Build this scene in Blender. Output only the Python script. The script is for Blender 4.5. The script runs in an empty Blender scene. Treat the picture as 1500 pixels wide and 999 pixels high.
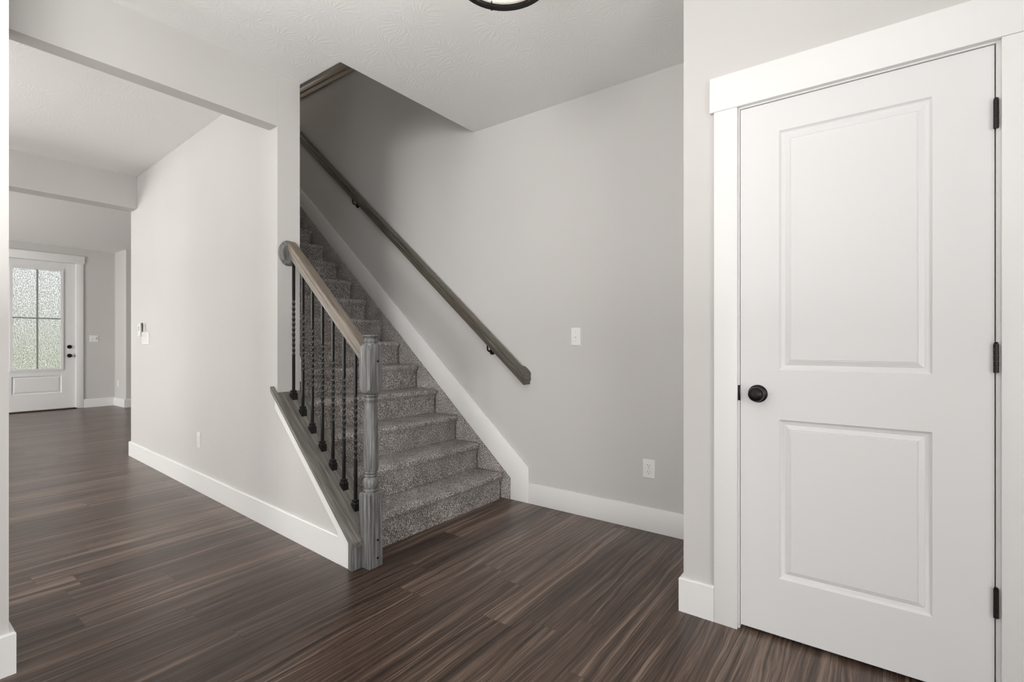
import bpy, bmesh, math, random
from math import sin, cos, pi, radians, atan2, hypot, sqrt
from mathutils import Vector, Matrix

random.seed(7)
SC = bpy.context.scene
COL = SC.collection

# ------------------------------------------------------------------ camera
F_PX = 720.0
cam_d = bpy.data.cameras.new('camera'); cam = bpy.data.objects.new('camera', cam_d); COL.objects.link(cam)
cam_d.sensor_width = 36.0; cam_d.lens = 36.0 * F_PX / 1500.0
cam_d.shift_y = 2.0 / 1500.0
cam_d.clip_start = 0.02
cam.location = (0, 0, 1.13)
cam.rotation_euler = (radians(90), 0, radians(36.3))
SC.camera = cam

# ------------------------------------------------------------------ view
SC.view_settings.view_transform = 'Standard'
SC.view_settings.look = 'None'
SC.view_settings.gamma = 1.0
SC.view_settings.use_curve_mapping = False
SC.view_settings.exposure = -0.2

# ------------------------------------------------------------------ world, daylight and added fill lights
W = bpy.data.worlds.new('sky'); SC.world = W; W.use_nodes = True
bg = W.node_tree.nodes['Background']
bg.inputs[0].default_value = (0.97, 0.985, 1.0, 1); bg.inputs[1].default_value = 1.35


def area(name, loc, rot, sx, sy, power, color=(1, 1, 1)):
    d = bpy.data.lights.new(name, 'AREA'); d.shape = 'RECTANGLE'
    d.size = sx; d.size_y = sy; d.energy = power; d.color = color
    o = bpy.data.objects.new(name, d); COL.objects.link(o)
    o.location = loc; o.rotation_euler = rot
    return o


sun_d = bpy.data.lights.new('sun', 'SUN'); sun_d.energy = 13.0; sun_d.angle = radians(2); sun_d.color = (1, .96, .88)
sun = bpy.data.objects.new('sun', sun_d); COL.objects.link(sun); sun.rotation_euler = (radians(-48), 0, 0)
DAY = (1.0, 0.985, 0.968)
FACE_PY = (radians(90), 0, 0)            # shines toward +Y
FACE_MX = (0, radians(90), 0)            # shines toward -X
FACE_UP = (radians(180), 0, 0)           # shines at the ceiling
WATTS = dict(great_room=60, kitchen=90, foyer=275, up_great_room=116, up_hall=70, stair_beam=25, upstairs=15, pendant=1)
area('daylight_great_room', (-4.3, -6.75, 1.2), FACE_PY, 2.3, 2.2, WATTS['great_room'], DAY)
area('daylight_kitchen', (2.85, -1.2, 1.3), FACE_MX, 2.0, 2.4, WATTS['kitchen'], DAY)
area('added_foyer_fill', (-8.6, -2.75, 1.3), FACE_PY, 2.0, 2.0, WATTS['foyer'], DAY)  # added light behind an invented side window, brightens the foyer
area('added_uplight_great_room', (-4.3, -1.6, 1.7), FACE_UP, 1.8, 1.8, WATTS['up_great_room'], DAY)  # added upward fill for hall ceiling and wall, no fixture here
area('added_uplight_hall', (-1.0, -.15, 1.2), FACE_UP, .8, .8, WATTS['up_hall'], DAY)  # added fill aimed up, evens out the ceiling over the stair hall
bm_ = area('added_stair_beam', (.6, -6.5, 1.4), (radians(90), 0, radians(21)), 2.4, 2.0, WATTS['stair_beam'], DAY)  # added narrow beam brightening the stair wall, angled off the closet door
bm_.data.spread = radians(38)
area('added_upstairs_fill', (-6.6, 2.3, 5.1), (0, 0, 0), .6, .6, WATTS['upstairs'], (1, .9, .78))  # added fill at the top of the stairwell, no lamp known there

# ------------------------------------------------------------------ node helper
class NB:
    def __init__(s, name):
        s.m = bpy.data.materials.new(name); s.m.use_nodes = True
        s.t = s.m.node_tree; s.p = s.t.nodes['Principled BSDF']

    def n(s, typ, **kw):
        nd = s.t.nodes.new(typ)
        for k, v in kw.items(): setattr(nd, k, v)
        return nd

    def set(s, sock, v):
        if isinstance(v, bpy.types.NodeSocket): s.t.links.new(v, sock)
        else: sock.default_value = v

    def math(s, op, a, b=None, c=None):
        nd = s.n('ShaderNodeMath', operation=op)
        s.set(nd.inputs[0], a)
        if b is not None: s.set(nd.inputs[1], b)
        if c is not None: s.set(nd.inputs[2], c)
        return nd.outputs[0]

    def xyz(s, x, y, z):
        nd = s.n('ShaderNodeCombineXYZ')
        for i, v in enumerate((x, y, z)): s.set(nd.inputs[i], v)
        return nd.outputs[0]

    def pos(s):
        g = s.n('ShaderNodeNewGeometry'); sp = s.n('ShaderNodeSeparateXYZ')
        s.t.links.new(g.outputs['Position'], sp.inputs[0])
        return g.outputs['Position'], sp.outputs

    def obj(s):
        g = s.n('ShaderNodeTexCoord'); sp = s.n('ShaderNodeSeparateXYZ')
        s.t.links.new(g.outputs['Object'], sp.inputs[0])
        return g.outputs['Object'], sp.outputs

    def noise(s, vec, scale=1, detail=2, rough=.5, dist=0):
        nd = s.n('ShaderNodeTexNoise')
        s.set(nd.inputs['Vector'], vec); nd.inputs['Scale'].default_value = scale
        nd.inputs['Detail'].default_value = detail; nd.inputs['Roughness'].default_value = rough
        nd.inputs['Distortion'].default_value = dist
        return nd.outputs[0]

    def ramp(s, fac, stops):
        nd = s.n('ShaderNodeValToRGB'); s.set(nd.inputs[0], fac)
        e = nd.color_ramp.elements
        while len(e) < len(stops): e.new(.5)
        for el, (p, c) in zip(e, stops):
            el.position = p; el.color = (*c, 1) if len(c) == 3 else c
        return nd.outputs[0]

    def mix(s, fac, a, b, mode='MIX'):
        nd = s.n('ShaderNodeMix', data_type='RGBA', blend_type=mode)
        s.set(nd.inputs[0], fac)
        for sk, v in ((nd.inputs[6], a), (nd.inputs[7], b)):
            s.set(sk, v if isinstance(v, bpy.types.NodeSocket) else (*v, 1))
        return nd.outputs[2]

    def bump(s, h, strength=.3, dist=.01, normal=None):
        nd = s.n('ShaderNodeBump'); s.set(nd.inputs['Height'], h)
        nd.inputs['Strength'].default_value = strength; nd.inputs['Distance'].default_value = dist
        if normal is not None: s.t.links.new(normal, nd.inputs['Normal'])
        s.t.links.new(nd.outputs[0], s.p.inputs['Normal'])
        return nd.outputs[0]

    def base(s, v):
        s.set(s.p.inputs['Base Color'], v if isinstance(v, bpy.types.NodeSocket) else (*v, 1))

    def rough(s, v): s.set(s.p.inputs['Roughness'], v)


def simple(name, col, rough=.5, metal=0, bump=0, scale=200, spec=None):
    b = NB(name); b.base(col); b.rough(rough); b.p.inputs['Metallic'].default_value = metal
    if spec is not None: b.p.inputs['Specular IOR Level'].default_value = spec
    if bump:
        v, _ = b.pos(); b.bump(b.noise(v, scale, 3), bump, .002)
    return b.m


# ------------------------------------------------------------------ materials
def mat_wall():
    b = NB('greige_wall_paint'); v, _ = b.pos()
    b.base(b.ramp(b.noise(v, 1.3, 3), [(.3, (.565, .552, .536)), (.7, (.585, .572, .557))]))
    b.rough(.62); b.bump(b.noise(v, 260, 3), .06, .002)
    return b.m


def mat_ceiling():
    b = NB('stomped_ceiling_texture'); v, s = b.pos()
    mp = b.xyz(s[0], s[1], 0.0)
    warp = b.n('ShaderNodeVectorMath', operation='MULTIPLY_ADD')
    nz = b.n('ShaderNodeTexNoise'); nz.inputs['Scale'].default_value = 9.0
    b.t.links.new(mp, nz.inputs['Vector'])
    b.t.links.new(nz.outputs['Color'], warp.inputs[0]); warp.inputs[1].default_value = (.10, .10, 0)
    b.t.links.new(mp, warp.inputs[2])
    vo = b.n('ShaderNodeTexVoronoi'); vo.inputs['Scale'].default_value = 5.0
    b.t.links.new(warp.outputs[0], vo.inputs['Vector'])
    sub = b.n('ShaderNodeVectorMath', operation='SUBTRACT')
    b.t.links.new(warp.outputs[0], sub.inputs[0]); b.t.links.new(vo.outputs['Position'], sub.inputs[1])
    sp = b.n('ShaderNodeSeparateXYZ'); b.t.links.new(sub.outputs[0], sp.inputs[0])
    ang = b.math('ARCTAN2', sp.outputs[1], sp.outputs[0])
    ray = b.math('SINE', b.math('MULTIPLY_ADD', b.noise(mp, 14, 2), 7.0, b.math('MULTIPLY', ang, 21.0)))
    ray = b.math('POWER', b.math('MULTIPLY_ADD', ray, .5, .5), 1.6)
    fade = b.math('SUBTRACT', 1.0, b.math('MULTIPLY', vo.outputs['Distance'], 1.15))
    h = b.math('MULTIPLY', ray, b.math('MAXIMUM', fade, 0.0))
    h = b.math('ADD', h, b.math('MULTIPLY', b.noise(mp, 60, 2), .35))
    b.base((.80, .795, .782)); b.rough(.85); b.bump(h, .17, .006)
    return b.m


def mat_trim():
    b = NB('white_trim_paint'); v, _ = b.pos()
    b.base((.80, .797, .788)); b.rough(.38); b.bump(b.noise(v, 180, 2), .03, .001)
    return b.m


def mat_door():
    b = NB('white_door_paint'); v, s = b.pos()
    b.base((.74, .74, .738)); b.rough(.42)
    b.bump(b.noise(b.xyz(b.math('MULTIPLY', s[0], 160.0), b.math('MULTIPLY', s[1], 160.0), b.math('MULTIPLY', s[2], 14.0)), 1, 3), .05, .001)
    return b.m


def mat_floor():
    b = NB('walnut_vinyl_plank'); v, s = b.pos()
    PW, PL = 0.152, 1.22
    u = b.math('DIVIDE', b.math('ADD', s[0], 20.0), PW)
    iu = b.math('FLOOR', u); fu = b.math('FRACT', u)
    wn = b.n('ShaderNodeTexWhiteNoise', noise_dimensions='1D'); b.set(wn.inputs['W'], iu)
    vv = b.math('ADD', b.math('DIVIDE', b.math('ADD', s[1], 20.0), PL), wn.outputs['Value'])
    iv = b.math('FLOOR', vv); fv = b.math('FRACT', vv)
    w2 = b.n('ShaderNodeTexWhiteNoise', noise_dimensions='2D'); b.set(w2.inputs['Vector'], b.xyz(iu, iv, 0.0))
    rnd = w2.outputs['Value']
    off = b.math('MULTIPLY', rnd, 37.0)
    # long grain bands with cathedral bends
    bend = b.noise(b.xyz(b.math('ADD', b.math('MULTIPLY', s[0], 8.0), off), b.math('MULTIPLY', s[1], 1.5), off), 1, 2)
    gx = b.math('ADD', b.math('MULTIPLY', s[0], 42.0), b.math('MULTIPLY', bend, 3.2))
    g1 = b.noise(b.xyz(b.math('ADD', gx, off), b.math('MULTIPLY', s[1], .7), off), 1, 4, .65)
    g2 = b.noise(b.xyz(b.math('ADD', b.math('MULTIPLY', s[0], 150.0), b.math('MULTIPLY', bend, 9.0)), b.math('MULTIPLY', s[1], 1.7), off), 1, 3, .6)
    g3 = b.noise(b.xyz(b.math('MULTIPLY', s[0], 420.0), b.math('MULTIPLY', s[1], 14.0), off), 1, 2, .6)
    g = b.math('ADD', b.math('ADD', b.math('MULTIPLY', g1, .50), b.math('MULTIPLY', g2, .38)), b.math('MULTIPLY', g3, .12))
    g = b.math('ADD', g, b.math('MULTIPLY', b.math('SUBTRACT', rnd, .5), .09))
    c = b.ramp(g, [(.38, (.022, .0125, .009)), (.46, (.060, .0375, .0275)), (.54, (.112, .075, .056)), (.62, (.235, .170, .132))])
    # seams
    e1 = b.math('LESS_THAN', b.math('MINIMUM', fu, b.math('SUBTRACT', 1.0, fu)), .006)
    e2 = b.math('LESS_THAN', b.math('MINIMUM', fv, b.math('SUBTRACT', 1.0, fv)), .0009)
    e = b.math('MAXIMUM', e1, e2)
    b.base(b.mix(b.math('MULTIPLY', e, .7), c, (.018, .012, .010)))
    b.rough(b.math('MULTIPLY_ADD', g2, .14, .23))
    b.p.inputs['Specular IOR Level'].default_value = .42
    b.bump(b.math('SUBTRACT', b.math('MULTIPLY', g3, .5), b.math('MULTIPLY', e, 1.5)), .22, .0015)
    return b.m


def mat_carpet():
    b = NB('frieze_stair_carpet'); v, s = b.pos()
    n1 = b.noise(v, 130, 2, .75); n2 = b.noise(v, 300, 2, .75); n3 = b.noise(v, 7, 2)
    vo = b.n('ShaderNodeTexVoronoi'); vo.inputs['Scale'].default_value = 140.0; b.t.links.new(v, vo.inputs['Vector'])
    m = b.math('ADD', b.math('MULTIPLY', n1, .6), b.math('MULTIPLY', n2, .4))
    m = b.math('ADD', m, b.math('MULTIPLY', b.math('SUBTRACT', n3, .5), .10))
    c = b.ramp(m, [(.38, (.045, .036, .033)), (.46, (.19, .165, .152)), (.53, (.40, .365, .345)), (.61, (.88, .845, .81))])
    b.base(c); b.rough(.95); b.p.inputs['Specular IOR Level'].default_value = .1
    b.p.inputs['Sheen Weight'].default_value = .25
    b.bump(b.math('ADD', b.math('MULTIPLY', vo.outputs['Distance'], -.6), m), 1.0, .010)
    return b.m


def mat_wood(name, c0, c1, c2, axis, k=1.0, rough=.42):
    """stained poplar; axis = 'z' for upright grain, 's' for grain along the stair slope"""
    b = NB(name); v, s = b.pos()
    if axis == 'z':
        p = b.xyz(b.math('MULTIPLY', s[0], 75.0 * k), b.math('MULTIPLY', s[1], 75.0 * k), b.math('MULTIPLY', s[2], 3.2))
    else:
        a = math.atan(.84)
        al = b.math('ADD', b.math('MULTIPLY', s[0], -cos(a)), b.math('MULTIPLY', s[2], sin(a)))
        ac = b.math('ADD', b.math('MULTIPLY', s[0], sin(a)), b.math('MULTIPLY', s[2], cos(a)))
        p = b.xyz(b.math('MULTIPLY', al, 3.2), b.math('MULTIPLY', s[1], 75.0 * k), b.math('MULTIPLY', ac, 75.0 * k))
    g = b.noise(p, 1, 4, .6, .5); g2 = b.noise(p, 3.3, 2, .6)
    m = b.math('ADD', b.math('MULTIPLY', g, .72), b.math('MULTIPLY', g2, .28))
    b.base(b.ramp(m, [(.33, c0), (.5, c1), (.68, c2)])); b.rough(rough)
    b.bump(g2, .12, .001)
    return b.m


def mat_glass(name, bump=0, rough=0.0):
    b = NB(name); b.base((1, 1, 1)); b.rough(rough)
    b.p.inputs['Transmission Weight'].default_value = 1.0; b.p.inputs['IOR'].default_value = 1.45
    if bump:
        v, s = b.pos()
        p = b.xyz(b.math('MULTIPLY', s[0], 1.0), b.math('MULTIPLY', s[1], 62.0), b.math('MULTIPLY', s[2], 34.0))
        b.bump(b.noise(p, 1, 3, .6, .8), bump, .024)
    return b.m


M = dict(
    wall=mat_wall(), ceiling=mat_ceiling(), trim=mat_trim(), door=mat_door(), floor=mat_floor(), carpet=mat_carpet(),
    newel=mat_wood('grey_stained_upright_wood', (.05, .05, .05), (.135, .135, .132), (.31, .31, .305), 'z'),
    cap=mat_wood('grey_stained_sloping_wood', (.075, .071, .064), (.155, .147, .132), (.29, .275, .245), 's'),
    rail=mat_wood('taupe_stained_rail_wood', (.105, .088, .069), (.18, .151, .120), (.265, .229, .185), 's', .8, .38),
    wallrail=mat_wood('dark_stained_rail_wood', (.055, .048, .039), (.10, .088, .072), (.165, .148, .125), 's', .8, .3),
    iron=simple('black_wrought_iron', (.006, .006, .006), .4, 0, 0, 200, .35),
    bronze=simple('black_bronze', (.016, .015, .014), .32, .7),
    hinge=simple('dark_bronze_hinge', (.035, .031, .028), .38, .8),
    plastic=simple('white_plastic', (.80, .80, .79), .3),
    slot=simple('dark_slot', (.03, .03, .03), .6),
    grey=simple('grey_plastic', (.30, .30, .30), .5),
    cream=simple('cream_enamel', (.70, .67, .60), .4),
    darkgrey=simple('dark_grey_grip', (.10, .10, .10), .5),
    steel=simple('brushed_steel', (.55, .55, .55), .3, 1),
    threshold=simple('bronze_threshold', (.07, .045, .03), .45, .5),
    upper=simple('upper_floor_trim', (.50, .44, .37), .5),
    rain=mat_glass('rain_glass', 1.0, .04), clear=simple('clear_glass', (.9, .88, .82), .05),
    lawn=simple('lawn_green', (.19, .22, .145), .9, 0, .6, 30), leaf=simple('hedge_leaves', (.16, .20, .11), .8, 0, .8, 20),
    concrete=simple('porch_concrete', (.5, .49, .47), .8, 0, .2, 60),
)


def mat_bulb():
    m = bpy.data.materials.new('warm_bulb'); m.use_nodes = True; nt = m.node_tree
    p = nt.nodes['Principled BSDF']; p.inputs['Emission Color'].default_value = (1, .78, .5, 1)
    p.inputs['Emission Strength'].default_value = 4; p.inputs['Base Color'].default_value = (1, .9, .8, 1)
    return m


M['bulb'] = mat_bulb()
M['clear'].node_tree.nodes['Principled BSDF'].inputs['Alpha'].default_value = .16


# ------------------------------------------------------------------ mesh helpers
class MB:
    def __init__(s): s.bm = bmesh.new()

    def box(s, x0, x1, y0, y1, z0, z1, bev=0):
        vs = [s.bm.verts.new((x, y, z)) for x in (x0, x1) for y in (y0, y1) for z in (z0, z1)]
        fs = [(0, 1, 3, 2), (4, 6, 7, 5), (0, 4, 5, 1), (2, 3, 7, 6), (0, 2, 6, 4), (1, 5, 7, 3)]
        ff = [s.bm.faces.new([vs[i] for i in f]) for f in fs]
        if bev:
            ed = list({e for f in ff for e in f.edges})
            bmesh.ops.bevel(s.bm, geom=ed, offset=bev, segments=2, affect='EDGES', profile=.5)
        return s

    def hull(s, a, b):
        """prism between two equal-length rings of 3-D points"""
        va = [s.bm.verts.new(p) for p in a]; vb = [s.bm.verts.new(p) for p in b]
        n = len(a)
        s.bm.faces.new(va); s.bm.faces.new(vb[::-1])
        for i in range(n):
            s.bm.faces.new((va[i], vb[i], vb[(i + 1) % n], va[(i + 1) % n]))
        return s

    def prism_y(s, poly, y0, y1):
        f0 = y0 if callable(y0) else (lambda x: y0)
        f1 = y1 if callable(y1) else (lambda x: y1)
        return s.hull([(x, f0(x), z) for x, z in poly], [(x, f1(x), z) for x, z in poly])

    def prism_z(s, poly, z0, z1): return s.hull([(x, y, z0) for x, y in poly], [(x, y, z1) for x, y in poly])

    def rings(s, rings, closed=True, cap=True):
        rv = [[s.bm.verts.new(p) for p in r] for r in rings]
        n = len(rv[0])
        for a, b in zip(rv, rv[1:]):
            for i in range(n if closed else n - 1):
                s.bm.faces.new((a[i], a[(i + 1) % n], b[(i + 1) % n], b[i]))
        if cap:
            s.bm.faces.new(rv[0][::-1]); s.bm.faces.new(rv[-1])
        return s

    def lathe(s, prof, c, axis='z', n=40, cap=True):
        """prof: (radius, offset along axis)"""
        R = []
        for r, h in prof:
            ring = []
            for i in range(n):
                a = 2 * pi * i / n; p, q = r * cos(a), r * sin(a)
                if axis == 'z': ring.append((c[0] + p, c[1] + q, c[2] + h))
                elif axis == 'y': ring.append((c[0] + p, c[1] + h, c[2] + q))
                else: ring.append((c[0] + h, c[1] + p, c[2] + q))
            R.append(ring)
        return s.rings(R, True, cap)

    def tube(s, pts, r, n=10):
        pts = [Vector(p) for p in pts]; R = []
        for i, p in enumerate(pts):
            t = (pts[min(i + 1, len(pts) - 1)] - pts[max(i - 1, 0)]).normalized()
            u = t.cross(Vector((0, 1, 0)))
            if u.length < .01: u = t.cross(Vector((1, 0, 0)))
            u.normalize(); w = t.cross(u)
            R.append([p + (u * cos(2 * pi * k / n) + w * sin(2 * pi * k / n)) * r for k in range(n)])
        return s.rings(R)

    def build(s, name, mat, parent=None, angle=32, bev=0, ends=False, **props):
        bmesh.ops.recalc_face_normals(s.bm, faces=s.bm.faces[:])
        if bev:
            ed = [e for e in s.bm.edges if len(e.link_faces) == 2 and e.calc_face_angle() > radians(40) and (not ends or max(abs(f.normal.y) for f in e.link_faces) > .95)]
            bmesh.ops.bevel(s.bm, geom=ed, offset=bev, segments=2, affect='EDGES', profile=.5, clamp_overlap=True)
        me = bpy.data.meshes.new(name); s.bm.to_mesh(me); s.bm.free()
        for p in me.polygons: p.use_smooth = True
        me.set_sharp_from_angle(angle=radians(angle))
        me.materials.append(mat)
        o = bpy.data.objects.new(name, me); COL.objects.link(o)
        if parent is not None:
            o.parent = parent
            o.matrix_parent_inverse = Matrix.Translation(-parent.location)
        for k, v in props.items(): o[k] = v
        return o


def thing(name, label, cat, loc=(0, 0, 0), kind=None, group=None):
    o = bpy.data.objects.new(name, None); COL.objects.link(o); o.location = loc
    o['label'] = label; o['category'] = cat
    if kind: o['kind'] = kind
    if group: o['group'] = group
    return o


def struct(name, mb, mat, label, cat, bev=0):
    return mb.build(name, mat, None, bev=bev, kind='structure', label=label, category=cat)


CEIL = 2.74
YH = 2.865                                   # stair wall
YD = 2.10                                    # closet wall face
XE = -2.885                                  # end of the hall wall, header face
fy = lambda x: 1.546 - (x + 2.885) * .0516   # hall side of the hall wall
by = lambda x: fy(x) + .143                  # stair side of it
cap_z = lambda x: .172 + .84 * (-2.1 - x)    # top of the sloping cap

# ------------------------------------------------------------------ shell
struct('floor', MB().box(-11.15, 2.9, -6.8, 4.4, -.12, 0), M['floor'], 'dark walnut wood-look plank floor running through hall and foyer', 'floor')
c = MB()
c.box(-2.465, 2.9, -6.8, YH + .12, CEIL, 3.02)
c.box(-11.15, -2.465, -6.8, 1.689, CEIL, 3.02)
c.box(-11.15, -5.88, 1.689, 4.4, CEIL, 2.79)
c.box(-5.88, -2.465, YH + .12, 4.4, CEIL, 3.02)
struct('ceiling', c, M['ceiling'], 'white stomp-textured ceiling with an opening above the stairs', 'ceiling')

# stair wall, behind the handrail
struct('wall_right', MB().prism_y([(-5.88, 0), (-.5, 0), (-.5, CEIL), (-2.465, CEIL), (-2.465, 3.75), (-7.3, 3.75), (-7.3, 2.795), (-5.88, 2.795)], YH, YH + .12),
       M['wall'], 'greige wall beside the stairs carrying the long handrail', 'wall')
struct('trim_4', MB().box(-7.25, -2.47, YH - .02, YH + .14, 3.75, 3.80).box(-7.25, -2.47, YH - .012, YH - .0005, 3.70, 3.75),
       M['upper'], 'taupe capped ledge high up inside the stairwell opening', 'trim', .003)
# upper floor around the stairwell
u = MB()
u.box(-7.3, -2.34, 1.55, 1.689, 3.02, 5.2).box(-2.465, -2.34, 1.689, 4.4, 3.02, 5.2)
u.box(-7.42, -7.3, 1.55, 4.4, 3.02, 5.2).box(-7.3, -2.34, 4.28, 4.4, 3.02, 5.2)
struct('wall_upper', u, M['wall'], 'unlit upstairs walls above the stairwell', 'wall')
struct('ceiling_upper', MB().box(-7.42, -2.34, 1.55, 4.4, 5.2, 5.3), M['ceiling'], 'unlit upstairs ceiling above the stairwell', 'ceiling')

# hall wall (with thermostat) and the sloped knee wall that continues it
struct('wall_left', MB().prism_z([(XE, fy(XE)), (-5.98, fy(-5.98)), (-5.98, by(-5.98)), (XE, by(XE))], 0, CEIL),
       M['wall'], 'long pale hall wall between the foyer and the stairs', 'wall')
struct('wall_foyer', MB().box(-5.98, -5.88, by(-5.98), 4.4, 0, CEIL), M['wall'], 'hidden wall closing the stair side of the foyer', 'wall')
k = MB().prism_y([(XE + .0005, 0), (-2.105, 0), (-2.105, cap_z(-2.105) - .03), (XE + .0005, cap_z(XE) - .03)], fy, lambda x: 1.665)
struct('wall_knee', k, M['wall'], 'short sloping knee wall under the balusters', 'wall')
# headers
struct('wall_header_near', MB().box(XE - .1, XE, .335, fy(XE) - .0005, 2.43, CEIL), M['wall'], 'near drywall header over the hall opening', 'wall')
struct('wall_header_far', MB().box(-5.97, -5.78, -1.0, fy(-5.78) - .001, 2.43, CEIL), M['wall'], 'far drywall header where the hall meets the foyer', 'wall')
struct('wall_header_return', MB().box(-5.97, -5.78, -6.6, -1.0, 0, CEIL), M['wall'], 'wall return beside the foyer opening', 'wall')
struct('wall_near', MB().box(XE - .1, -2.375, -1.2, .335, 0, CEIL), M['wall'], 'near wall end at the left edge of the view', 'wall')
# closet
cl = MB().box(-.644, -.439, YD, YD + .1, 0, CEIL).box(.321, 2.8, YD, YD + .1, 0, CEIL).box(-.439, .321, YD, YD + .1, 2.06, CEIL)
cl.box(-.644, -.544, YD + .1, YH, 0, CEIL)
struct('wall_closet', cl, M['wall'], 'greige closet wall around the panelled door', 'wall')
struct('wall_closet_back', MB().box(-.544, 2.8, YD + .75, YD + .85, 0, CEIL), M['wall'], 'back of the closet behind the door', 'wall')
# foyer
fo = MB().prism_y([(-11.12, 0), (-11.0, 0), (-11.0, CEIL), (-11.12, CEIL)], -2.7, 1.42)
R0 = .022
arc = [(-10.46 - R0 + R0 * sin(a * pi / 12), 2.9 + R0 - R0 * cos(a * pi / 12)) for a in range(7)]
fo.prism_z([(-11.12, 2.366), (-11.0, 2.366), (-11.0, 2.9), *arc, (-10.46, 4.3), (-11.12, 4.3)], 0, CEIL)
fo.box(-11.12, -11.0, 1.42, 2.366, 2.485, CEIL)
struct('wall_front', fo, M['wall'], 'greige foyer wall holding the front door', 'wall')
struct('wall_foyer_side', MB().box(-10.46, -5.98, 4.28, 4.4, 0, CEIL), M['wall'], 'side wall of the foyer beyond the stairs', 'wall')
# back walls with windows (behind the camera)
def wall_x(name, y, x0, x1, ops, label):
    m = MB(); x = x0
    for a, b2, z0, z1 in ops:
        m.box(x, a, y - .12, y, 0, CEIL)
        if z0 > 0: m.box(a, b2, y - .12, y, 0, z0)
        m.box(a, b2, y - .12, y, z1, CEIL); x = b2
    m.box(x, x1, y - .12, y, 0, CEIL)
    struct(name, m, M['wall'], label, 'wall')


wall_x('wall_back', -6.6, -5.78, 2.8, [(-5.5, -3.1, .05, 2.3), (-2.9, .3, .05, 2.3)], 'window wall of the great room behind the camera')
wall_x('wall_foyer_window', -2.6, -11.0, -5.98, [(-9.6, -7.6, .3, 2.3)], 'foyer wall with an added unseen window')
m = MB().box(2.7, 2.8, -6.6, -2.45, 0, CEIL).box(2.7, 2.8, .05, YD, 0, CEIL).box(2.7, 2.8, -2.45, .05, 0, .25).box(2.7, 2.8, -2.45, .05, 2.35, CEIL)
struct('wall_kitchen', m, M['wall'], 'kitchen side wall with a window behind the camera', 'wall')


def window(name, axis, at, a, b2, z0, z1):
    m = MB(); t = .05
    def bx(p, q, r, s_):
        if axis == 'x': m.box(p, q, at - .1, at - .03, r, s_)
        else: m.box(at + .02, at + .09, p, q, r, s_)
    bx(a, a + t, z0, z1); bx(b2 - t, b2, z0, z1); bx(a + t, b2 - t, z0, z0 + t); bx(a + t, b2 - t, z1 - t, z1)
    md = (a + b2) / 2; bx(md - t / 2, md + t / 2, z0 + t, z1 - t)
    struct(name, m, M['trim'], 'white framed window behind the camera, ' + name.replace('_', ' '), 'window')


window('window_1', 'x', -6.6, -5.5, -3.1, .05, 2.3)
window('window_2', 'x', -6.6, -2.9, .3, .05, 2.3)
window('window_3', 'x', -2.6, -9.6, -7.6, .3, 2.3)  # unseen window, added so the foyer gets its own light
window('window_4', 'y', 2.7, -2.45, .05, .25, 2.35)

# ------------------------------------------------------------------ baseboards and casings
BB = .142
BT = .016


def baseboard(name, p, q, normal, label, h=BB, t=BT, e0=0, e1=0):
    """board along p->q standing off the wall along normal, eased top edge"""
    p = Vector((*p, 0)); q = Vector((*q, 0)); n = Vector((*normal, 0)).normalized(); d = (q - p).normalized()
    prof = [(0.0004, 0), (t, 0), (t, h - .006), (t - .004, h), (0.0004, h)]
    a = [p + d * (-e0 * (o / t)) + n * o + Vector((0, 0, z)) for o, z in prof]
    b2 = [q + d * (e1 * (o / t)) + n * o + Vector((0, 0, z)) for o, z in prof]
    return struct(name, MB().hull(a, b2), M['trim'], label, 'baseboard')


# near wall end: front and side mitred
outer = [(-2.375 + BT, -1.2), (-2.375 + BT, .335 + BT), (XE - .1, .335 + BT), (XE - .1, .3354), (-2.3746, .3354), (-2.3746, -1.2)]
inner = [(-2.375 + BT - .004, -1.2), (-2.375 + BT - .004, .335 + BT - .004), (XE - .1, .335 + BT - .004), (XE - .1, .3354), (-2.3746, .3354), (-2.3746, -1.2)]


def wrapped_base(name, outer, inner, label):
    mb = MB(); mb.rings([[(x, y, 0) for x, y in outer], [(x, y, BB - .006) for x, y in outer], [(x, y, BB) for x, y in inner]])
    struct(name, mb, M['trim'], label, 'baseboard')


wrapped_base('baseboard_near', outer, inner, 'white baseboard wrapping the near wall end at left')

# closet corner: front stub wraps round to the closet side
outer = [(-.519, YD - BT), (-.644 - BT, YD - BT), (-.644 - BT, YH - BT - .002), (-.6444, YH - BT - .002), (-.6444, YD - .0004), (-.519, YD - .0004)]
inner = [(-.519, YD - BT + .004), (-.644 - BT + .004, YD - BT + .004), (-.644 - BT + .004, YH - BT - .002), (-.6444, YH - BT - .002), (-.6444, YD - .0004), (-.519, YD - .0004)]
wrapped_base('baseboard_closet', outer, inner, 'white baseboard stub left of the closet door casing')

# stair wall: level baseboard and sloping skirt in one run
sk_lo = lambda x: .153 + .877 * (-2.106 - x)
sk_up = lambda x: .247 + .8594 * (-1.951 - x)
struct('baseboard_right', MB().prism_y([(-1.951, 0), (-.662, 0), (-.662, BB + .002), (-1.951, BB + .002)], YH - BT, YH - .0004),
       M['trim'], 'white baseboard along the stair wall below the outlet', 'baseboard', .002)
struct('trim_1', MB().prism_y([(-2.106, 0), (-1.9512, 0), (-1.9512, sk_up(-1.951)), (-5.6, sk_up(-5.6)), (-5.6, sk_lo(-5.6)), (-2.106, sk_lo(-2.106))], YH - BT - .001, YH - .0004),
       M['trim'], 'white sloping skirt board above the carpeted steps', 'trim', .002)
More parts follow.
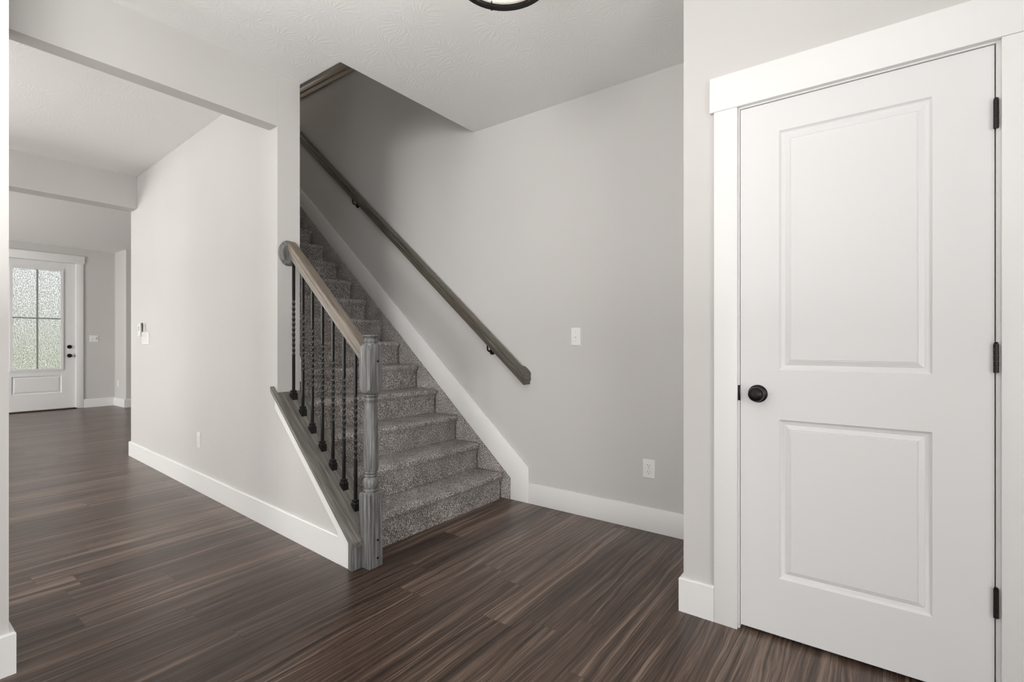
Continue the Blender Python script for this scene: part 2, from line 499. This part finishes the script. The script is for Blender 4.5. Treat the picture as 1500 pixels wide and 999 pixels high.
# far side skirt of the stairs (shows as a white edge past the hall wall)
struct('trim_2', MB().prism_y([(-2.90, .885), (-2.90, 1.03), (-2.93, 1.065), (-5.4, 1.065 + .855 * 2.47), (-5.4, .80 + .855 * 2.5)], lambda x: by(x) + .0006, lambda x: by(x) + .016),
       M['trim'], 'white skirt board on the near side of the upper steps', 'trim')

# hall wall baseboard (wraps the far end) running to the knee wall end
L = lambda x, o: (x, fy(x) - o)
outer = [L(-2.205, BT), L(-5.98 - BT, BT), (-5.98 - BT, by(-5.98)), (-5.9804, by(-5.98)), L(-5.9804, .0004), L(-2.205, .0004)]
inner = [L(-2.205, BT - .004), L(-5.98 - BT + .004, BT - .004), (-5.98 - BT + .004, by(-5.98)), (-5.9804, by(-5.98)), L(-5.9804, .0004), L(-2.205, .0004)]
wrapped_base('baseboard_left', outer, inner, 'white baseboard along the long hall wall')
# sloping trim board under the cap, ending in the wide foot
lo = lambda x: cap_z(x) - .029
pl = [(-2.1, .001), (-2.2045, .001), (-2.2045, .16), (-2.884, .737), (-2.884, lo(-2.884)), (-2.1, lo(-2.1))]
struct('trim_3', MB().prism_y(pl, lambda x: fy(x) - BT, lambda x: fy(x) - .0004), M['trim'], 'white sloping trim board under the wooden knee wall cap', 'trim')

# foyer baseboards
xf = -11.0
outer = [(xf + BT, 2.46), (xf + BT, 2.9 - BT), (-10.46 + BT, 2.9 - BT), (-10.46 + BT, 4.27), (-10.4596, 4.27), (-10.4596, 2.8996), (xf + .0004, 2.8996), (xf + .0004, 2.46)]
inner = [(xf + BT - .004, 2.46), (xf + BT - .004, 2.9 - BT + .004), (-10.46 + BT - .004, 2.9 - BT + .004), (-10.46 + BT - .004, 4.27)] + outer[4:]
wrapped_base('baseboard_foyer', outer, inner, 'white baseboard in the foyer right of the front door')

# ------------------------------------------------------------------ closet door
SX0, SX1, SZ0, SZ1 = -.4230, .3020, .016, 2.0485
SY = 2.104                                    # slab face


def panel_slab(m, u0, u1, z0, z1, face, depth, panels, P):
    """P(u, d, z) -> point; face recessed panels with ovolo and raised field"""
    us = sorted({u0, u1, *[p[0] for p in panels], *[p[1] for p in panels]})
    zs = sorted({z0, z1, *[p[2] for p in panels], *[p[3] for p in panels]})
    V = {}
    def v(u, d, z):
        kx = (round(u, 5), round(d, 5), round(z, 5))
        if kx not in V: V[kx] = m.bm.verts.new(P(u, d, z))
        return V[kx]
    for i in range(len(us) - 1):
        for j in range(len(zs) - 1):
            a, b2, c0, d0 = us[i], us[i + 1], zs[j], zs[j + 1]
            if any(abs(a - p[0]) < 1e-6 and abs(b2 - p[1]) < 1e-6 and abs(c0 - p[2]) < 1e-6 and abs(d0 - p[3]) < 1e-6 for p in panels): continue
            m.bm.faces.new([v(a, 0, c0), v(b2, 0, c0), v(b2, 0, d0), v(a, 0, d0)])
    steps = [(0, 0), (.001, -.001), (.004, -.0045), (.010, -.008), (.016, -.0095), (.018, -.0108), (.0195, -.0108), (.0355, -.0045), (.037, -.0058), (.0385, -.0058), (.0395, -.0035)]
    for p in panels:
        prev = None
        for ins, dd in steps:
            ring = [v(p[0] + ins, dd, p[2] + ins), v(p[1] - ins, dd, p[2] + ins), v(p[1] - ins, dd, p[3] - ins), v(p[0] + ins, dd, p[3] - ins)]
            if prev:
                for q in range(4): m.bm.faces.new([prev[q], prev[(q + 1) % 4], ring[(q + 1) % 4], ring[q]])
            prev = ring
        m.bm.faces.new(prev)
    # back and sides
    f = [v(us[i], 0, z0) for i in range(len(us))] + [v(u1, 0, z) for z in zs[1:]] + [v(u, 0, z1) for u in us[::-1][1:]] + [v(u0, 0, z) for z in zs[::-1][1:-1]]
    loop = [(us[i], z0) for i in range(len(us))] + [(u1, z) for z in zs[1:]] + [(u, z1) for u in us[::-1][1:]] + [(u0, z) for z in zs[::-1][1:-1]]
    bk = [m.bm.verts.new(P(u, -depth, z)) for u, z in loop]
    n = len(f)
    for i in range(n): m.bm.faces.new([f[i], f[(i + 1) % n], bk[(i + 1) % n], bk[i]])
    m.bm.faces.new(bk[::-1])


m = MB()
panel_slab(m, SX0, SX1, SZ0, SZ1, SY, .035, [(-.2875, .156, 1.025, 1.933), (-.2875, .156, .233, .837)], lambda u, d, z: (u, SY - d, z))
door = m.build('door_1', M['door'], None, angle=20, kind='structure', label='white two panel closet door with black knob', category='door')
# knob
kx, kz = -.3605, .931
kn = MB().lathe([(.0, .05), (.012, .0505), (.021, .048), (.0265, .042), (.0285, .033), (.0275, .025), (.022, .018), (.013, .013), (.011, .008), (.011, .002)][::-1], (0, 0, 0), 'z', 40)
for v in kn.bm.verts: v.co = Vector((kx + v.co.x, SY - .006 - v.co.z, kz + v.co.y))
kn = kn.build('door_knob', M['bronze'], door, angle=50, label='round black door knob')
ro = MB().lathe([(.0345, .0), (.0345, -.003), (.032, -.006), (.026, -.0085), (.0135, -.010)], (kx, SY - .0004, kz), 'y', 40).build('knob_rosette', M['bronze'], kn)
# hinges
for zc in (1.832, 1.081, .328):
    hb = MB()
    for i in range(5):
        hb.lathe([(.0065, 0), (.0065, .0172)], (.3045, SY - .0075, zc - .0445 + i * .0178), 'z', 16)
    hb.lathe([(.0045, 0), (.0058, .003), (.002, .006)], (.3045, SY - .0075, zc + .0445), 'z', 16)
    hb.box(.3018, .305, SY - .003, SY + .02, zc - .044, zc + .044)
    h = hb.build('hinge', M['hinge'], door, label='dark bronze hinge')
MB().box(-.4318, -.4232, SY - .0065, SY + .02, kz - .03, kz + .03, .001).build('strike_plate', M['bronze'], door, label='black strike plate')
# jamb + casing
j = MB()
j.box(-.4385, -.425, YD + .0005, YD + .0995, 0, 2.0595).box(.3053, .3205, YD + .0005, YD + .0995, 0, 2.0595).box(-.425, .3053, YD + .0005, YD + .0995, 2.0512, 2.0595)
j.box(-.425, -.412, SY + .037, SY + .05, 0, 2.0515).box(.294, .3053, SY + .037, SY + .05, 0, 2.0515).box(-.412, .294, SY + .037, SY + .05, 2.035, 2.0515)
struct('trim_5', j, M['trim'], 'white door jamb around the closet door', 'trim')
cs = MB().box(-.518, -.431, YD - .0175, YD - .0003, 0, 2.057, .0015).box(.315, .40, YD - .0175, YD - .0003, 0, 2.057, .0015)
cs.box(-.534, .418, YD - .021, YD - .0003, 2.0572, 2.195, .0015)
struct('trim_6', cs, M['trim'], 'white flat craftsman casing around the closet door', 'trim')

# ------------------------------------------------------------------ front door
D0, D1, DZ0, DZ1 = 1.432, 2.354, .02, 2.474
FX = -11.03
G = (1.592, 2.178, .69, 2.328)
m = MB()
# slab built as stiles and rails around the glass, with the raised panel below
PF = lambda u, d, z: (FX + d, u, z)
panel_slab(m, D0, D1, DZ0, G[2], FX, .045, [(1.585, 2.185, .285, .578)], PF)
m.box(FX - .045, FX, D0, G[0], G[2], DZ1).box(FX - .045, FX, G[1], D1, G[2], DZ1).box(FX - .045, FX, G[0], G[1], G[3], DZ1)
fd = m.build('door_2', M['door'], None, angle=20, kind='structure', label='white front door with four frosted panes at the far end', category='door')
gf = MB(); a, b2, z0, z1 = G; t = .028
gf.box(FX - .01, FX + .014, a - t, a + .006, z0 - t, z1 + t).box(FX - .01, FX + .014, b2 - .006, b2 + t, z0 - t, z1 + t)
gf.box(FX - .01, FX + .014, a + .006, b2 - .006, z0 - t, z0 + .006).box(FX - .01, FX + .014, a + .006, b2 - .006, z1 - .006, z1 + t)
gfo = gf.build('glass_frame', M['door'], fd)
MB().box(FX - .028, FX - .016, a, b2, z0, z1).build('glass_pane', M['rain'], fd, label='frosted rain-textured glass')
mu = MB().box(FX - .0155, FX + .008, (a + b2) / 2 - .011, (a + b2) / 2 + .011, z0 + .006, z1 - .006)
mu.box(FX - .0155, FX + .0075, a + .006, b2 - .006, 1.515, 1.537)
mu.build('muntin', M['grey'], fd, label='thin grey cross-shaped muntin')
for nm, zc in (('deadbolt', 1.055), ('door_knob', .904)):
    q = MB().lathe([(.033, .0), (.033, .006), (.028, .012), (.012, .014)] + ([(.012, .03), (.024, .036), (.027, .048), (.02, .058), (.0, .06)] if nm == 'door_knob' else [(.02, .016), (.018, .024), (0.0, .025)]),
                   (FX + .0005, 2.284, zc), 'x', 28)
    if nm == 'deadbolt': q.box(FX + .02, FX + .034, 2.28, 2.288, zc - .016, zc + .016)
    q.build(nm, M['bronze'], fd, label='black ' + nm.replace('_', ' '))
MB().box(FX - .02, FX + .006, D1 + .001, D1 + .006, .87, .94).build('strike_plate', M['bronze'], fd)
struct('trim_7', MB().box(-11.12, -10.955, 1.42, 2.366, 0.0003, .019, .004), M['threshold'], 'dark bronze threshold under the front door', 'trim')
jm = MB().box(-11.119, -11.0005, 1.4205, 1.4295, .019, 2.4845).box(-11.119, -11.0005, 2.3565, 2.3655, .019, 2.4845).box(-11.119, -11.0005, 1.4295, 2.3565, 2.4765, 2.4845)
struct('trim_8', jm, M['trim'], 'white jamb around the front door', 'trim')
cs = MB().box(-10.9997, -10.982, 2.362, 2.458, 0, 2.479, .0015).box(-10.9997, -10.982, 1.33, 1.424, 0, 2.479, .0015).box(-10.9997, -10.978, 1.315, 2.474, 2.4792, 2.612, .0015)
struct('trim_9', cs, M['trim'], 'white flat casing around the front door', 'trim')
# outdoors seen through the glass
struct('ground_porch', MB().box(-13.2, -11.15, 0, 4, -.3, -.06), M['concrete'], 'pale porch slab outside the front door', 'ground')
struct('ground_lawn', MB().box(-40, -13.2, -14, 18, -.5, -.25), M['lawn'], 'green lawn beyond the front door glass', 'ground')
hd = MB()
for i in range(26):
    r = random.uniform(.5, .9)
    mt = Matrix.Translation((-24 + random.uniform(-1, 1), -8 + i * .8, r * .7 + random.uniform(-.2, .5))) @ Matrix.Diagonal((r, r, r * 1.3, 1))
    bmesh.ops.create_icosphere(hd.bm, subdivisions=3, radius=1, matrix=mt)
for v in hd.bm.verts: v.co += Vector([random.uniform(-.08, .08) for _ in range(3)])
h = hd.build('hedge', M['leaf'], None, kind='stuff', label='green hedge blurred behind the front door glass', category='hedge')

# ------------------------------------------------------------------ staircase
RISE, RUN, X1 = .1893, .2214, -2.172
st = thing('staircase', 'straight grey carpeted staircase rising between the railing and the wall', 'staircase', (X1, 2.25, 0))
NS = 15
for i in range(NS):
    xr = X1 - RUN * i; zb = RISE * i; zt = RISE * (i + 1)
    pr = [(xr - .002, zb + .0005 if i else .001), (xr - .001, zb + .03), (xr + .001, zt - .062), (xr + .006, zt - .05), (xr + .0135, zt - .040)]
    cx, cz, r = xr - .003, zt - .024, .024
    for a in range(-35, 91, 14): pr.append((cx + r * cos(radians(a)), cz + r * sin(radians(a))))
    pr += [(xr - .06, zt + .0005), (xr - .13, zt - .001), (xr - RUN + .02, zt - .001), (xr - RUN + .0015, zt), (xr - RUN + .0015, zb + .001)]
    yl = max(1.672 if xr > -2.86 else 0, by(xr - RUN) + .018 if xr < -2.6 else 0)
    MB().prism_y(pr, yl, 2.814).build('carpeted_step', M['carpet'], st, angle=40, bev=.007, ends=True)
xl = X1 - RUN * NS
MB().box(-7.29, xl - .001, by(-5.98) + .12, 2.862, 2.80, RISE * (NS + 1)).build('upper_landing', M['carpet'], st)
# carpet turned up against the skirt board
MB().prism_y([(-2.1065, .001), (-2.1065, sk_lo(-2.106) - .001), (-5.4, sk_lo(-5.4) - .001), (-5.4, sk_lo(-5.4) - .35), (-2.48, .001)], 2.838, YH - .001).build(
    'carpet_side_strip', M['carpet'], st, bev=.003)

# ------------------------------------------------------------------ stair railing
yr = lambda x: 1.598 - .035 * (x + 2.1)     # the railing runs with the hall wall
NX, NY, NA = -2.0535, 1.5865, .0425
rl = thing('stair_railing', 'grey wooden stair railing with turned newel post and black iron balusters', 'railing', (NX, NY, 0))


def newel_rings(prof, n=64):
    R = []
    for z, r in prof:
        ring = []
        for i in range(n):
            a = 2 * pi * (i + .5) / n
            q = min(NA / max(abs(cos(a)), abs(sin(a))), r)
            ring.append((NX + q * cos(a), NY + q * sin(a), z))
        R.append(ring)
    return R


S = NA * 1.375
prof = [(0.0005, S), (.362, S), (.368, S - .003), (.373, .047), (.376, .0405), (.3765, .033), (.381, .036), (.386, .0365), (.391, .036), (.394, .031)]
for i in range(13):                             # ball
    a = -72 + i * 12; prof.append((.422 + .029 * sin(radians(a)), .028 + .0125 * cos(radians(a))))
prof += [(.452, .030), (.455, .033), (.460, .034), (.464, .0325), (.466, .029), (.470, .033), (.474, .0345), (.478, .033), (.482, .0345), (.5, .0385), (.55, .0388), (.65, .0372), (.75, .0345), (.815, .0318), (.832, .031),
         (.836, .0335), (.842, .0345), (.848, .0335), (.851, .0315), (.856, .0345), (.862, .0375), (.866, .0365), (.869, .032)]
for i in range(8):                              # arched shoulders of the square block
    t = i / 7; prof.append((.872 + .024 * t, .0405 + (S - .0405) * t))
prof += [(.905, S), (1.095, S)]
for i in range(8):
    t = i / 7; prof.append((1.098 + .024 * t, S - (S - .0405) * t))
prof += [(1.124, .032), (1.128, .0305), (1.134, .0335), (1.139, .0345), (1.144, .033), (1.147, .029), (1.153, .027), (1.158, .031), (1.1605, .038), (1.1625, .0395), (1.165, .0395), (1.167, .037), (1.168, .02)]
nw = MB().rings(newel_rings(prof)).build('newel_post', M['newel'], rl, angle=38, label='grey stained turned newel post with square blocks')
for zc, dy in ((1.035, 0.010), (.135, .008), (.045, .008)):
    MB().lathe([(.0062, 0), (.0058, .003), (.003, .0045)], (NX + NA - .001, NY + dy, zc), 'x', 14).build('wood_plug', M['hinge'], nw)

# sloping cap on the knee wall, and its end board
y_l = lambda x: fy(x) - .027
y_r = lambda x: 1.697
# end pieces around the newel
yn = NY - NA - .0006
plan = [(-2.925, y_l(-2.925)), (-2.062, y_l(-2.062)), (-2.062, yn), (-2.0975, yn), (-2.0975, 1.676), (-2.884, 1.704), (-2.884, fy(-2.884) - .0006), (-2.925, fy(-2.925) - .0006)]
cp = MB().hull([(x, y, cap_z(x) - .028) for x, y in plan], [(x, y, cap_z(x)) for x, y in plan])
cp.build('knee_wall_cap', M['cap'], rl, bev=.003, label='wide sloping grey wooden cap')
eb = MB().prism_y([(-2.0995, .001), (-2.064, .001), (-2.064, cap_z(-2.064) - .0285), (-2.0995, cap_z(-2.0995) - .0285)], lambda x: fy(x) - .022, lambda x: yn)
eb.build('end_board', M['newel'], rl, bev=.002, label='upright grey wooden board closing the knee wall end')

# handrail
RT = 1.692                                      # rail top height at XE side reference
rz = lambda x: 1.105 + .84 * (-2.1 - x)
HP = [(-.0205, -.084), (.0205, -.084), (.0215, -.066), (.0215, -.060), (.0275, -.055), (.0295, -.046), (.0295, -.034), (.0265, -.030), (.0265, -.027), (.030, -.022), (.0305, -.012), (.027, -.004), (.015, 0.0), (-.015, 0.0)]
HP = HP + [(-p, q) for p, q in [(.027, -.004), (.0305, -.012), (.030, -.022), (.0265, -.027), (.0265, -.030), (.0295, -.034), (.0295, -.046), (.0275, -.055), (.0215, -.060), (.0215, -.066)]]
HP = [(p, q * 1.12) for p, q in HP]
x0, x1 = XE + .022, NX - NA - .0005
hr = MB().hull([(x0, yr(x0) + p, rz(x0) + q) for p, q in HP], [(x1, yr(x1) + p, rz(x1) + q) for p, q in HP]).build('handrail', M['rail'], rl, angle=28, label='taupe stained wooden handrail')
rs = MB().lathe([(.0775, .0005), (.0775, .006), (.072, .010), (.069, .0105), (.067, .0155), (.058, .0185), (.055, .0185), (.053, .0216), (.0, .0216)], (XE, 0, 1.674), 'x', 56)
for v in rs.bm.verts: v.co.y = 1.613 + v.co.y * .80
rs.build('wall_rosette', M['newel'], rl, label='oval grey wooden rosette')

# balusters
HB = .0068
BX = [-2.841 + .1068 * i for i in range(7)]


def baluster(x):
    m = MB(); zb = cap_z(x) + .0; zt = rz(x) - .093
    ln = zt - zb; t0, t1 = zb + ln * .30, zb + ln * .71
    R = []
    def ring(z, a):
        R.append([(x + HB * 1.414 * cos(a + pi / 4 + k * pi / 2), yr(x) + HB * 1.414 * sin(a + pi / 4 + k * pi / 2), z) for k in range(4)])
    ring(zb + .006, 0); ring(t0, 0)
    n = 56
    for i in range(1, n): ring(t0 + (t1 - t0) * i / n, 2 * pi * 2.75 * (i / n))
    ring(t1, 2 * pi * 2.75); ring(zt + .004, 2 * pi * 2.75)
    m.rings(R)
    return m


for x in BX:
    b = baluster(x).build('baluster', M['iron'], rl, angle=30)
    z = cap_z(x)
    w = .0165
    s = MB()
    s.hull([(x + a * w, yr(x) + c_ * w, cap_z(x + a * w) + .0004) for a, c_ in ((-1, -1), (1, -1), (1, 1), (-1, 1))],
           [(x + a * w, yr(x) + c_ * w, z + .026) for a, c_ in ((-1, -1), (1, -1), (1, 1), (-1, 1))])
    for q0, q1, h0, h1 in ((.0165, .0120, .026, .031), (.0120, .0120, .031, .037), (.0140, .0140, .037, .042), (.0140, .010, .042, .046)):
        s.hull([(x + a * q0, yr(x) + c_ * q0, z + h0) for a, c_ in ((-1, -1), (1, -1), (1, 1), (-1, 1))], [(x + a * q1, yr(x) + c_ * q1, z + h1) for a, c_ in ((-1, -1), (1, -1), (1, 1), (-1, 1))])
    s.build('baluster_shoe', M['iron'], b)

# ------------------------------------------------------------------ wall handrail
wr = thing('wall_handrail', 'long dark wooden handrail on brackets along the stair wall', 'handrail', (-1.95, YH, .9))
wz = lambda x: .935 + .8385 * (-1.955 - x)
YW = 2.806
WP = [(p, q) for p, q in HP]
xa, XC = -5.6, -1.968
mitre = [(XC - p, YW + p, wz(XC - p) + q) for p, q in HP]
MB().hull([(xa, YW + p, wz(xa) + q) for p, q in HP], mitre).build('rail', M['wallrail'], wr, angle=28)
MB().hull([(x + .0004, y + .0004, z) for x, y, z in mitre], [(x + .0004, YH - .001, z) for x, y, z in mitre]).build('rail_return', M['wallrail'], wr, angle=28)
for x in (-2.285, -3.90, -5.3):
    z = wz(x) - .0935
    zp = z - .055
    br = MB().lathe([(.026, 0), (.026, -.004), (.02, -.008), (.009, -.010)], (x, YH - .0005, zp), 'y', 24)
    br.tube([(x, YH - .008, zp), (x, YW + .02, zp), (x, YW + .004, zp + .008), (x, YW, zp + .022), (x, YW, z - .004)], .0062, 12)
    br.hull([(x - .035, YW - .009, z + .0355 * .84 - .006), (x + .035, YW - .009, z - .0355 * .84 - .006), (x + .035, YW + .009, z - .0355 * .84 - .006), (x - .035, YW + .009, z + .0355 * .84 - .006)],
            [(x - .035, YW - .009, z + .0355 * .84 - .001), (x + .035, YW - .009, z - .0355 * .84 - .001), (x + .035, YW + .009, z - .0355 * .84 - .001), (x - .035, YW + .009, z + .0355 * .84 - .001)])
    br.build('rail_bracket', M['bronze'], wr, label='dark metal handrail bracket')

# ------------------------------------------------------------------ switches and outlets
def fixture(name, label, cat, origin, U, N, w, h, gangs=1, kind='toggle'):
    """plate centred at origin, U = unit vector to the right along the wall, N = out of the wall"""
    U = Vector((*U, 0)).normalized(); N = Vector((*N, 0)).normalized(); O = Vector(origin)
    t = thing(name, label, cat, origin)
    P = lambda u, n, z: O + U * u + N * n + Vector((0, 0, z))
    def slab(u0, u1, z0, z1, n0, n1, ch):
        m = MB()
        m.rings([[P(u0, n0, z0), P(u1, n0, z0), P(u1, n0, z1), P(u0, n0, z1)],
                 [P(u0, n1 - ch, z0), P(u1, n1 - ch, z0), P(u1, n1 - ch, z1), P(u0, n1 - ch, z1)],
                 [P(u0 + ch, n1, z0 + ch), P(u1 - ch, n1, z0 + ch), P(u1 - ch, n1, z1 - ch), P(u0 + ch, n1, z1 - ch)]])
        return m
    slab(-w / 2, w / 2, -h / 2, h / 2, .0004, .006, .0028).build('cover_plate', M['plastic'], t)
    gw = w / gangs if gangs > 1 else w
    for g in range(gangs):
        uc = -w / 2 + gw * (g + .5)
        if kind == 'toggle' or (kind == 'mixed' and g == 0):
            slab(uc - .005, uc + .005, -.012, .012, .0062, .0075, .0005).build('toggle_slot', M['plastic'], t)
            m = MB(); m.rings([[P(uc + a * .0042, .0076, z) for a, z in ((-1, -.007), (1, -.007), (1, .004), (-1, .004))], [P(uc + a * .0034, .019, z) for a, z in ((-1, -.013), (1, -.013), (1, -.006), (-1, -.006))]])
            m.build('toggle', M['plastic'], t)
            for zz in (-.03, .03):
                slab(uc - .002, uc + .002, zz - .002, zz + .002, .0061, .0068, .0004).build('screw', M['grey'], t)
        elif kind == 'duplex':
            for zz in (-.0197, .0197):
                rc = slab(uc - .0165, uc + .0165, zz - .0145, zz + .0145, .0062, .0080, .0012).build('receptacle', M['plastic'], t)
                sl = MB()
                for du, hh in ((-.0065, .0078), (.0065, .0064)):
                    mm = slab(uc + du - .0014, uc + du + .0014, zz + .003 - hh / 2, zz + .003 + hh / 2, .0081, .0086, .0002)
                    me = bpy.data.meshes.new('t'); mm.bm.to_mesh(me); sl.bm.from_mesh(me); bpy.data.meshes.remove(me); mm.bm.free()
                mm = slab(uc - .0022, uc + .0022, zz - .010, zz - .0055, .0081, .0086, .0002)
                me = bpy.data.meshes.new('t'); mm.bm.to_mesh(me); sl.bm.from_mesh(me); bpy.data.meshes.remove(me); mm.bm.free()
                sl.build('socket_slots', M['slot'], rc)
            slab(uc - .002, uc + .002, -.002, .002, .0061, .0068, .0004).build('screw', M['grey'], t)
        else:
            slab(uc - .0165, uc + .0165, -.033, .033, .0062, .0085, .0012).build('rocker', M['plastic'], t)
            if kind == 'mixed': slab(uc - .008, uc + .008, -.012, .012, .0086, .012, .001).build('dimmer', M['grey'], t)
    return t


fixture('light_switch', 'white toggle light switch on the stair wall, above the duplex outlet', 'light switch', (-1.580, YH, 1.168), (1, 0), (0, -1), .071, .117)
fixture('wall_outlet', 'white duplex outlet low on the stair wall near the closet corner', 'outlet', (-1.083, YH, .372), (1, 0), (0, -1), .075, .112, 1, 'duplex')
TN = Vector((-.0516, -1)).normalized(); TU = Vector((1, -.0516)).normalized()
fixture('wall_outlet', 'white outlet plate low on the long hall wall above its baseboard', 'outlet', (-4.146, fy(-4.146), .385), TU, TN, .071, .117, 1, 'rocker')
fixture('light_switch', 'wide white multi-gang switch plate on the hall wall near the foyer', 'light switch', (-5.486, fy(-5.486), 1.168), TU, TN, .208, .116, 4, 'rocker')
fixture('light_switch', 'white two-gang switch plate on the foyer wall right of the front door', 'light switch', (-11.0, 2.604, 1.197), (0, 1), (1, 0), .116, .116, 2, 'mixed')
fixture('wall_outlet', 'small white outlet plate on the short foyer return wall at floor level', 'outlet', (-10.82, 2.9, .40), (1, 0), (0, -1), .071, .117, 1, 'rocker')
# small white wall control and the dark-handled tool beside the hall switches
wc = thing('wall_control', 'small white wall control with dark marks left of the hall switch plate', 'wall control', (-5.665, fy(-5.665), 1.24))
O = Vector((-5.665, fy(-5.665), 1.242)); U = Vector((*TU, 0)); N = Vector((*TN, 0))
def tb(u0, u1, n0, n1, z0, z1, bev=.002):
    m = MB().box(u0, u1, n0, n1, z0, z1, bev)
    for v in m.bm.verts: v.co = O + U * v.co.x + N * v.co.y + Vector((0, 0, v.co.z))
    return m
tb(-.04, .04, .0006, .012, -.055, .065).build('control_body', M['plastic'], wc)
tb(-.012, .012, .0122, .0132, .018, .038, .0003).build('display', M['grey'], wc, label='small dark mark')
tb(-.018, .018, .0122, .0136, .002, .012, .0003).build('button', M['grey'], wc)
O = Vector((-5.505, fy(-5.505), 1.168))
sd = thing('screwdriver', 'small dark-handled screwdriver standing upright on the hall switch plate', 'tool', tuple(O))
def tl(prof, lean):
    m = MB().lathe(prof, (0, 0, 0), 'z', 16)
    for v in m.bm.verts: v.co = O + U * (v.co.x - lean * v.co.z) + N * (.022 + v.co.y) + Vector((0, 0, v.co.z))
    return m
tl([(.005, .058), (.007, .07), (.009, .10), (.010, .125), (.009, .140), (.004, .146)], .12).build('grip', M['darkgrey'], sd, label='dark tapered grip')
tl([(.0035, .012), (.0035, .060)], .12).build('shaft', M['steel'], sd, label='thin metal shaft')

# ------------------------------------------------------------------ ceiling light
CX, CY, CZ = -1.080, 1.417, 2.45
R_ = .178
lt = thing('ceiling_light', 'round black-ringed glass ceiling light cut off by the top edge', 'ceiling light', (CX, CY, CEIL))
MB().lathe([(.066, -.0005), (.066, -.018), (.058, -.026), (.0, -.026)], (CX, CY, CEIL), 'z', 40).build('canopy', M['bronze'], lt)
def annulus(r0, r1, z0, z1, name, mat, parent):
    m = MB(); n = 64; R = []
    for r, z in ((r0, z0), (r1, z0), (r1, z1), (r0, z1), (r0, z0)):
        R.append([(CX + r * cos(2 * pi * i / n), CY + r * sin(2 * pi * i / n), z) for i in range(n)])
    m.rings(R, True, False); bmesh.ops.remove_doubles(m.bm, verts=m.bm.verts[:], dist=1e-6)
    return m.build(name, mat, parent)
annulus(R_ - .022, R_, CZ, CZ + .012, 'bottom_ring', M['bronze'], lt)
annulus(R_ - .022, R_, CZ + .20, CZ + .212, 'top_ring', M['bronze'], lt)
MB().lathe([(R_ - .0225, .206), (R_ - .0225, .2105)], (CX, CY, CZ), 'z', 64).build('top_pan', M['cream'], lt, label='cream enamel pan above the bulbs')
annulus(R_ - .032, R_ - .029, CZ + .0125, CZ + .1995, 'glass_cylinder', M['clear'], lt)
for i in range(4):
    a = radians(36.3 + 90 + 17 + 90 * i)
    x, y = CX + (R_ - .011) * cos(a), CY + (R_ - .011) * sin(a)
    MB().lathe([(.001, -.010), (.004, -.007), (.003, -.003), (.003, .0)], (x, y, CZ - .0005), 'z', 12).lathe([(.003, 0.0125), (.003, .1995)], (x, y, CZ), 'z', 12).build('upright_rod', M['bronze'], lt)
cr = MB()
cr.lathe([(.008, .0), (.008, .052)], (CX, CY, CZ + .2108), 'z', 16)
cr.build('stem', M['bronze'], lt)
for i in range(3):
    a = radians(165 + 120 * i); x, y = CX + .112 * cos(a), CY + .112 * sin(a)
    sk = MB().lathe([(.011, .10), (.011, .165), (.014, .168), (.014, .2055)], (x, y, CZ), 'z', 18).build('candle_socket', M['bronze'], lt)
    MB().lathe([(.0, .025), (.008, .03), (.014, .042), (.016, .055), (.013, .075), (.009, .0995)], (x, y, CZ), 'z', 18).build('bulb', M['bulb'], lt, label='glowing candle bulb')
    d = bpy.data.lights.new('bulb_glow', 'POINT'); d.energy = WATTS['pendant'] / 3; d.color = (1, .93, .84); d.shadow_soft_size = .03
    o = bpy.data.objects.new('bulb_glow', d); COL.objects.link(o); o.location = (x, y, CZ + .01)
